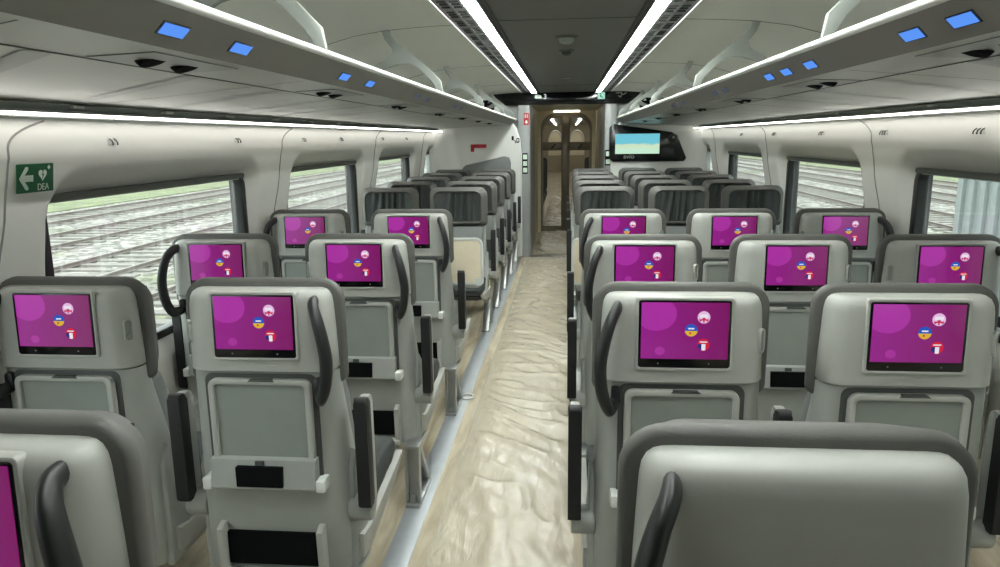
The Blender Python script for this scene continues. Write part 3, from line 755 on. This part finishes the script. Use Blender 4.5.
# backrest
bm = new(); R = []
for y, hw, zt, zb, r in ((0.000,0.229,1.178,0.885,0.055),(0.005,0.236,1.186,0.878,0.062),(0.024,0.237,1.189,0.875,0.064),(0.045,0.227,1.184,0.880,0.078),(0.075,0.211,1.174,0.890,0.07),(0.098,0.201,1.166,0.900,0.065),(0.104,0.198,1.162,0.906,0.062),(0.101,0.194,1.157,0.912,0.058),(0.066,0.190,1.150,0.916,0.05)):
    R.append([Vector((x, y, z)) for x, z in rrect(-hw, hw, zb, zt, (0.03,0.03,r,r), 7)])
loft(bm, R); sm('headrest', bm, M['rim'], 60)
bm = new(); prism(bm, [(0.015,0.875),(0.10,0.875),(0.135,0.80),(0.17,0.60),(0.19,0.42),(0.08,0.42),(0.03,0.62)], 'x', -0.205, 0.205, bev=0.02, seg=3); sm('backrest', bm, M['panel'], 50)
bm = new(); prism(bm, [(0.155,0.66),(0.175,0.66),(0.215,0.42),(0.18,0.42)], 'x', -0.195, 0.195, bev=0.008, seg=3); sm('lumbar_pad', bm, M['dark'], 50)
bm = new(); NX, NZ = 60, 10; G = []
for i in range(NX+1):
    row = []
    for j in range(NZ+1):
        x = -0.189+0.378*i/NX; z = 0.917+0.231*j/NZ
        ph = x*105+(z-1.05)*(x*70+8)+1.2*math.sin(x*23)
        e = max(0, 1-(abs(x)/0.15)**4)
        y = 0.084+0.012*math.sin(ph)*e+0.006*math.sin(x*61+2)*e+0.012*(abs(x)/0.197)**3
        row.append(bm.verts.new((x, y, z)))
    G.append(row)
for i in range(NX):
    for j in range(NZ): bm.faces.new((G[i][j], G[i+1][j], G[i+1][j+1], G[i][j+1]))
sm('pleated_cover', bm, M['pleat'], 80)
# screen (built in its own frame: width +-0.128, height 0.958-1.150, then fitted into the housing)
def fit(n):
    me = SM[n]
    for v in me.vertices:
        z = v.co.z; v.co.x *= 0.93; v.co.z = 0.977+(z-0.958)*0.94
        v.co.y += 0.033+0.006*((z-0.958)/0.192)
bm = new(); prism(bm, rrect(-0.128,0.128,0.958,1.150,0.006), 'y', -0.112, -0.09, bev=0.002); sm('screen', bm, M['bezel'])
bm = new(); ring(bm, rrect(-0.137,0.137,0.949,1.159,0.010), rrect(-0.128,0.128,0.958,1.150,0.006), 'y', -0.113, -0.09, bev=0.003); sm('screen_frame', bm, M['shell'])
bm = new(); box(bm, -0.121, 0.121, -0.1135, -0.112, 0.984, 1.145); sm('display', bm, M['display'])
for x, q in ((-0.072,'a'),(0.070,'b')):
    bm = new(); disc(bm, x, 0.970, 0.0022, -0.1128, -0.1118, 8); sm('mark_'+q, bm, M['shell'])
def badge_mesh(cx, cz, kind):
    bm = new(); r = 0.0175; y = -0.1142
    def bar(cx_, cz_, w_, h_, a_, mi_):
        c_, s_ = math.cos(a_), math.sin(a_)
        pts = [(cx_+u_*w_/2*c_-v_*h_/2*s_, cz_+u_*w_/2*s_+v_*h_/2*c_) for u_, v_ in ((-1,-1),(1,-1),(1,1),(-1,1))]
        prism(bm, pts, 'y', y-0.0003-0.0002*mi_, y, mi=mi_)
    disc(bm, cx, cz, r, y, -0.1135, 24, 0)
    if kind == 'english':
        mats = [B['pink'], B['wine'], B['red'], B['white']]
        for a_ in (0.65, -0.65): bar(cx, cz-0.15*r, 1.65*r, 0.16*r, a_, 1)
        bar(cx, cz-0.4*r, 1.5*r, 0.2*r, 0, 2); bar(cx, cz-0.35*r, 0.2*r, 1.0*r, 0, 2)
        bar(cx, cz+0.22*r, 1.3*r, 0.5*r, 0, 3); bar(cx, cz+0.22*r, 0.9*r, 0.14*r, 0, 1)
    elif kind == 'catalan':
        mats = [B['blue'], B['yellow'], B['white'], B['red']]
        disc(bm, cx, cz, r*1.01, y-0.0003, y, 16, 1, PI+0.1, 2*PI-0.1)
        bar(cx, cz+0.28*r, 0.95*r, 0.22*r, 0, 2); bar(cx-0.15*r, cz-0.45*r, 0.3*r, 0.3*r, 0, 3)
    else:
        mats = [B['red'], B['white'], B['navy']]
        zc_ = lambda u_: 0.93*r*math.sqrt(max(0, 1-u_*u_))
        for (u0, u1, mi_) in ((-0.9,-0.3,2), (-0.3,0.32,1)):
            top = 0.12*r
            prism(bm, [(cx+u0*r, cz+top), (cx+u0*r, cz-zc_(u0)), (cx+(u0+u1)/2*r, cz-zc_((u0+u1)/2)), (cx+u1*r, cz-zc_(u1)), (cx+u1*r, cz+top)], 'y', y-0.0005, y, mi=mi_)
        bar(cx, cz+0.45*r, 1.2*r, 0.18*r, 0, 1)
    return bm, mats
for kd, cx, cz in (('english',0.052,1.104),('catalan',0.018,1.067),('french',0.053,1.026)):
    b_, mt = badge_mesh(cx, cz, kd); sm('badge_'+kd, b_, mt)
for n_ in ('screen','screen_frame','display','mark_a','mark_b','badge_english','badge_catalan','badge_french'): fit(n_)
# tray and its surround
bm = new(); ring(bm, rrect(-0.168,0.168,0.60,0.923,(0.012,0.012,0.025,0.025)), rrect(-0.140,0.140,0.63,0.888,0.015), 'y', -0.0795, -0.06, bev=0.002); bmesh.ops.translate(bm, vec=(0,0.021,0), verts=bm.verts); sm('tray_surround', bm, M['gasket'])
bm = new(); ring(bm, rrect(-0.152,0.152,0.662,0.910,(0.008,0.008,0.024,0.024)), rrect(-0.134,0.134,0.668,0.894,0.012), 'y', -0.096, -0.07, bev=0.004)
prism(bm, rrect(-0.136,0.136,0.665,0.896,0.012), 'y', -0.086, -0.07, mi=1); bmesh.ops.translate(bm, vec=(0,0.018,0), verts=bm.verts); sm('tray_table', bm, [M['shell'], M['tray']])
bm = new(); prism(bm, [(-0.030,0.905),(-0.022,0.912),(0.040,0.912),(0.050,0.905)], 'y', -0.0985, -0.085); bmesh.ops.translate(bm, vec=(0,0.018,0), verts=bm.verts); sm('tray_latch', bm, M['gasket'])
bm = new(); prism(bm, [(-0.105,0.668),(-0.118,0.585),(-0.110,0.576),(-0.07,0.576),(-0.07,0.672),(-0.095,0.672)], 'x', -0.158, 0.158, bev=0.003); bmesh.ops.translate(bm, vec=(0,0.018,0), verts=bm.verts); sm('tray_ledge', bm, M['shell_low'])
bm = new(); prism(bm, rrect(-0.078,0.062,0.590,0.652,0.003,2), 'y', -0.1205, -0.10); bmesh.ops.translate(bm, vec=(0,0.018,0), verts=bm.verts); sm('card_slot', bm, M['slot'])
bm = new(); prism(bm, rrect(-0.022,0.004,0.654,0.667,0.002,2), 'y', -0.111, -0.10); bmesh.ops.translate(bm, vec=(0,0.018,0), verts=bm.verts); sm('ledge_button', bm, M['gasket'])
for sd, nm in ((-1,'hinge_a'), (1,'hinge_b')):
    bm = new(); box(bm, sd*0.157, sd*0.185, -0.118, -0.06, 0.575, 0.612, 0.006); bmesh.ops.translate(bm, vec=(0,0.018,0), verts=bm.verts); sm(nm, bm, M['hinge'])
# magazine pocket
bm = new(); prism(bm, rrect(-0.142,0.142,0.315,0.422,0.004,2), 'y', -0.078, -0.05); bmesh.ops.translate(bm, vec=(0,0.018,0), verts=bm.verts); sm('magazine_pocket', bm, M['slot'])
bm = new()
for sd in (-1, 1): prism(bm, [(-0.105,0.44),(-0.075,0.452),(-0.05,0.452),(-0.05,0.27),(-0.095,0.27)], 'x', sd*0.143, sd*0.163, bev=0.003)
box(bm, -0.163, 0.163, -0.105, -0.05, 0.275, 0.300, 0.005); bmesh.ops.translate(bm, vec=(0,0.018,0), verts=bm.verts); sm('pocket_frame', bm, M['shell'])
# switch in the flank
for sd, nm in ((-1,'switch_a'), (1,'switch_b')):
    bm = new(); ring(bm, rrect(-0.013,0.013,-0.034,0.034,0.0128,4), rrect(-0.009,0.009,-0.030,0.030,0.0088,4), 'y', -0.0055, 0.006, bev=0.0015)
    prism(bm, rrect(-0.0075,0.0075,-0.026,-0.010,0.007,4), 'y', -0.004, 0.006, mi=1)
    prism(bm, rrect(-0.010,0.010,-0.030,0.030,0.0098,4), 'y', -0.001, 0.006, mi=1)
    bmesh.ops.rotate(bm, cent=(0,0,0), matrix=Matrix.Rotation(sd*math.radians(50), 3, 'Z'), verts=bm.verts)
    bmesh.ops.translate(bm, vec=(sd*0.2045, -0.0475, 1.045), verts=bm.verts); sm(nm, bm, [M['shell'], M['tray']])
    # grab handle
    bm = new()
    path = crom([(sd*0.172,-0.075,1.136),(sd*0.180,-0.112,1.132),(sd*0.198,-0.140,1.10),(sd*0.214,-0.150,1.04),(sd*0.221,-0.150,0.98),(sd*0.214,-0.146,0.915),(sd*0.198,-0.135,0.872),(sd*0.184,-0.110,0.866),(sd*0.176,-0.07,0.872)], 6)
    tube(bm, path, lambda q: 0.0125+0.0045*math.sin(PI*q), 14, (1.0, 1.45), ref=Vector((1,0,0))); 
    prism(bm, rrect(sd*0.175-0.012,sd*0.175+0.012,0.862,0.915,0.008), 'y', -0.095, -0.055, bev=0.004)
    bmesh.ops.translate(bm, vec=(0,0.026,0), verts=bm.verts); sm('grab_handle%d' % sd, bm, M['rubber'], 60)
    # armrest, folded up
    bm = new(); prism(bm, rrect(-0.012,0.052,0.475,0.835,(0.02,0.02,0.026,0.026),5), 'x', sd*0.270, sd*0.296, bev=0.004)
    prism(bm, [(0.02+0.042*math.cos(2*PI*i/18), 0.475+0.042*math.sin(2*PI*i/18)) for i in range(18)], 'x', sd*0.222, sd*0.292, bev=0.006)
    sm('armrest%d' % sd, bm, M['shell_low'])
    bm = new(); prism(bm, rrect(-0.042,0.006,0.50,0.842,(0.008,0.008,0.022,0.012),5), 'x', sd*0.264, sd*0.302, bev=0.007, seg=3); sm('pad%d' % sd, bm, M['pad'])
    # side trim of seat base
    bm = new(); prism(bm, [(0.02,0.30),(0.10,0.29),(0.44,0.345),(0.56,0.39),(0.565,0.415),(0.50,0.40),(0.10,0.36),(0.02,0.38)], 'x', sd*0.232, sd*0.256, bev=0.004); sm('side_trim%d' % sd, bm, M['shell'])
    bm = new(); prism(bm, [(0.03,0.66),(0.075,0.62),(0.13,0.50),(0.23,0.40),(0.25,0.30),(0.20,0.262),(-0.005,0.262),(0.0,0.60)], 'x', sd*0.214, sd*0.242, bev=0.008); sm('side_wing%d' % sd, bm, M['shell_low'])
    # pedestal
    bm = new()
    xl, xr = sorted((sd*0.188, sd*0.252))
    box(bm, xl, xr, -0.13, 0.16, 0.005, 0.022, 0.004)
    for xx in (xl+0.006, xr-0.006): box(bm, xx-0.006, xx+0.006, -0.115, -0.075, 0.02, 0.275, 0.003)
    box(bm, xl+0.01, xr-0.01, -0.09, -0.078, 0.03, 0.27)
    box(bm, xl+0.02, xr-0.02, -0.118, -0.09, 0.02, 0.055, 0.004)
    prism(bm, [(0.12,0.02),(0.15,0.02),(-0.04,0.275),(-0.075,0.275)], 'x', xl+0.004, xr-0.004, bev=0.003)
    box(bm, xl-0.002, xr+0.002, -0.115, 0.10, 0.268, 0.285, 0.004)
    sm('leg%d' % sd, bm, M['metal'])
# seat cushion and frame
bm = new()
prism(bm, [(0.08,0.37),(0.08,0.45),(0.12,0.47),(0.40,0.485),(0.54,0.478),(0.575,0.445),(0.57,0.41),(0.50,0.385)], 'x', -0.232, 0.232, bev=0.02, seg=3); sm('seat_cushion', bm, M['dark'], 50)
bm = new(); prism(bm, [(-0.02,0.285),(-0.02,0.35),(0.50,0.38),(0.50,0.35),(0.12,0.285)], 'x', -0.21, 0.21, bev=0.006); sm('seat_base', bm, M['gasket'])

def put(n, parent, mesh=None):
    me = SM[mesh or n]; o = bpy.data.objects.new(n, me); COL.objects.link(o); o.parent = parent; return o
def seat(label, x, y, facing=False, screen=True, handle=0, switch=0, arms=(), legs=(), trims=(-1, 1), group=None, full=True):
    t = thing('passenger_seat', label, 'seat', (x, y, 0), PI if facing else 0, group)
    f = -1 if facing else 1
    if full: put('back_shell', t); put('screen_housing', t)
    else: put('back_shell', t); put('screen_housing', t)
    h = put('headrest', t); put('pleated_cover', h)
    b = put('backrest', t); put('lumbar_pad', b)
    put('seat_cushion', t); put('seat_base', t)
    for sd in (-1, 1): put('side_wing', t, 'side_wing%d' % sd)
    for sd in trims: put('side_trim', t, 'side_trim%d' % sd)
    if not facing:
        if screen:
            s = put('screen', t); put('screen_frame', s); put('display', s); put('screen_mark', s, 'mark_a'); put('screen_mark', s, 'mark_b')
            for kd in ('english','catalan','french'): put('language_badge', s, 'badge_'+kd)
        put('tray_surround', t)
        tr = put('tray_table', t); put('tray_latch', tr)
        l = put('tray_ledge', t); put('card_slot', l); put('ledge_button', l); put('hinge', l, 'hinge_a'); put('hinge', l, 'hinge_b')
        p = put('magazine_pocket', t); put('pocket_frame', p)
        if switch: put('switch', t, 'switch_a' if switch < 0 else 'switch_b')
        if handle: put('grab_handle', t, 'grab_handle%d' % handle)
    for sd in arms:
        a = put('armrest', t, 'armrest%d' % (sd*f)); p = put('arm_pad', a, 'pad%d' % (sd*f)); p['label'] = 'black padded armrest surface'; p.location.y = 0.055 if facing else 0.0
    for sd in legs: put('leg', t, 'leg%d' % (sd*f))
    if x < -1.3:
        for c in t.children:
            if c.name.startswith('armrest'): c.location.x = 0.060 if not facing else -0.042
    return t
XS = {'la': -0.874, 'lw': -1.470, 'ra': 0.313, 'rm': 0.897, 'rw': 1.466}
NM = {'la': 'left aisle seat', 'lw': 'left window seat', 'ra': 'right aisle seat', 'rm': 'right middle seat', 'rw': 'right window seat'}
OPT = {'la': dict(handle=1, switch=-1, arms=(-1, 1), legs=(1,)), 'lw': dict(handle=-1, switch=1, arms=(-1,), legs=(-1,)),
       'ra': dict(handle=-1, switch=1, arms=(-1, 1), legs=(-1,)), 'rm': dict(handle=0, switch=1, arms=(1,), legs=(1,)), 'rw': dict(handle=1, switch=-1, arms=(), legs=())}
rows = [(0.955, ('la','ra')), (1.945, ('la','lw','ra','rm')), (2.935, ('la','lw','ra','rm','rw')), (4.0, ('la','lw','ra','rm','rw'))]
for ri, (y, ks) in enumerate(rows):
    for kx in ks:
        o = dict(OPT[kx]); scn = not (ri == 0 and kx == 'ra')
        if not scn: o['switch'] = 0
        lab = 'grey seat back %s, %s row from camera, %s' % ('with purple screen' if scn else 'without screen', ['first','second','third','fourth'][ri], NM[kx])
        s = seat(lab, XS[kx]+(0.012 if ri == 0 and kx == 'la' else 0), (y+(0.03 if kx[0] == 'l' else 0)) if ri else (0.918 if kx == 'la' else 0.938), screen=scn, group='seats seen from behind', **o)
        if not scn:
            for c in list(s.children):
                if c.name.split('.')[0] in ('tray_surround','tray_table','tray_ledge'): c.location.z = -0.02
for i in range(5):
    y = 5.90+i*0.85
    for kx in ('la','lw','ra','rm','rw'):
        o = dict(OPT[kx]); o.pop('handle'); o.pop('switch')
        seat('seat facing the camera, dark pleated headrest, %s facing row, %s' % (['first','second','third','fourth','fifth'][i], NM[kx]), (XS[kx] if kx != 'lw' else -1.44), y, facing=True, group='seats facing the camera', **o)

# bay tables with tilted-up cream leaves between the facing rows
for s, side, x0, x1, xo in ((-1,'left',-1.08,-0.56,-1.70),(1,'right',0.045,0.60,1.70)):
    t = thing('folding_table', 'cream folding table with its leaf raised between facing rows, %s of the aisle' % side, 'table', (0,4.83,0))
    bm = new(); prism(bm, rrect(min(x0,x1),max(x0,x1),0.60,0.915,(0.02,0.02,0.045,0.045)), 'y', -0.012, 0.012, bev=0.004); l = obj('table_leaf', bm, M['cream'], t)
    bm = new(); ring(bm, rrect(x0-0.004,x1+0.004,0.596,0.919,(0.02,0.02,0.048,0.048)), rrect(x0+0.014,x1-0.014,0.612,0.900,0.035), 'y', -0.018, -0.008, bev=0.003); obj('leaf_rim', bm, M['hinge'], l)
    bm = new(); box(bm, x1-0.05, x1-0.01, -0.03, 0.03, 0.59, 0.64, 0.006); obj('leaf_hinge', bm, M['hinge'], l)
    xi = x0 if s < 0 else x1
    bm = new(); xa_, xb_ = sorted((xi, xo)); box(bm, xa_, xb_, -0.2, 0.2, 0.58, 0.605, 0.008); obj('tabletop', bm, M['cream'], t)
    bm = new(); box(bm, min(x0,x1)+0.03, max(x0,x1)-0.03, 0.0, 0.05, 0.57, 0.60, 0.004); obj('bracket', bm, M['metal'], t)
    xc = (xi+xo)/2
    bm = new(); box(bm, xc-0.05, xc+0.05, -0.06, 0.06, 0.0, 0.58, 0.015); box(bm, xc-0.12, xc+0.12, -0.12, 0.12, 0.0, 0.02, 0.005); obj('leg', bm, M['metal'], t)

# ------------------------------------------------------------------ outside
bm = new()
for s in (-1, 1): box(bm, s*1.95, s*20.3, -60, 140, -1.3, -1.12)
struct('ground', bm, M['ballast'])
bm = new()
for s in (-1, 1): box(bm, s*20.3, s*110, -60, 200, -1.3, -1.08)
struct('field', bm, M['grass'])
for s, side, L in ((-1,'left',(-6.3,-10.0,-14.0,-18.0)),(1,'right',(7.6,11.6,15.6,19.6))):
    for q, xc in enumerate(L):
        t = thing('railway_track', 'parallel railway track outside the %s windows, %s out from the train' % (side, ['nearest','second','third','farthest'][q]), 'railway track', (xc, 0, -1.12), 0, 'railway tracks outside')
        for d_ in (-0.835, 0.835):
            bm = new(); prism(bm, [(d_-0.07,0.03),(d_+0.07,0.03),(d_+0.07,0.045),(d_+0.012,0.06),(d_+0.012,0.09),(d_+0.036,0.10),(d_+0.036,0.125),(d_-0.036,0.125),(d_-0.036,0.10),(d_-0.012,0.09),(d_-0.012,0.06),(d_-0.07,0.045)], 'y', -10, 90)
            obj('rail', bm, M['railsteel'], t)
        bm = new(); y = -8
        while y < 60: box(bm, -1.25, 1.25, y, y+0.26, -0.03, 0.035); y += 0.62
        o = obj('sleepers', bm, M['sleeper'], t); o['kind'] = 'stuff'
t = thing('ribbed_panelling', 'pale teal ribbed barrier outside the nearest right window', 'panelling', (5.0, 0, 0))  # pale teal ribbed sheet standing outside
bm = new(); box(bm, 0, 0.3, -4, 9.8, -1.12, 3.6); obj('panel', bm, M['panelling'], t)
bm = new(); y = -3.9
while y < 9.7: box(bm, -0.04, 0.0, y, y+0.10, -1.12, 3.6); y += 0.25
obj('ribs', bm, M['panelling'], t)

# ------------------------------------------------------------------ light
w = bpy.data.worlds.new('overcast_sky'); sc.world = w; w.use_nodes = True
nt = w.node_tree
for n_ in list(nt.nodes): nt.nodes.remove(n_)
o_ = nt.nodes.new('ShaderNodeOutputWorld'); bg = nt.nodes.new('ShaderNodeBackground')
tc = nt.nodes.new('ShaderNodeTexCoord'); sp = nt.nodes.new('ShaderNodeSeparateXYZ'); rp = nt.nodes.new('ShaderNodeValToRGB')
nt.links.new(tc.outputs['Generated'], sp.inputs[0]); nt.links.new(sp.outputs[2], rp.inputs[0])
rp.color_ramp.elements[0].color = (0.80,0.86,0.88,1); rp.color_ramp.elements[1].color = (0.95,0.97,1.0,1)
nt.links.new(rp.outputs[0], bg.inputs[0]); bg.inputs[1].default_value = 3.3
nt.links.new(bg.outputs[0], o_.inputs[0])
sc.view_settings.view_transform = 'Standard'; sc.view_settings.look = 'None'
sc.view_settings.gamma = 1; sc.view_settings.exposure = 0.35; sc.view_settings.use_curve_mapping = False
sc.cycles.max_bounces = 10; sc.cycles.diffuse_bounces = 5; sc.cycles.transparent_max_bounces = 12
sc.cycles.sample_clamp_indirect = 6.0
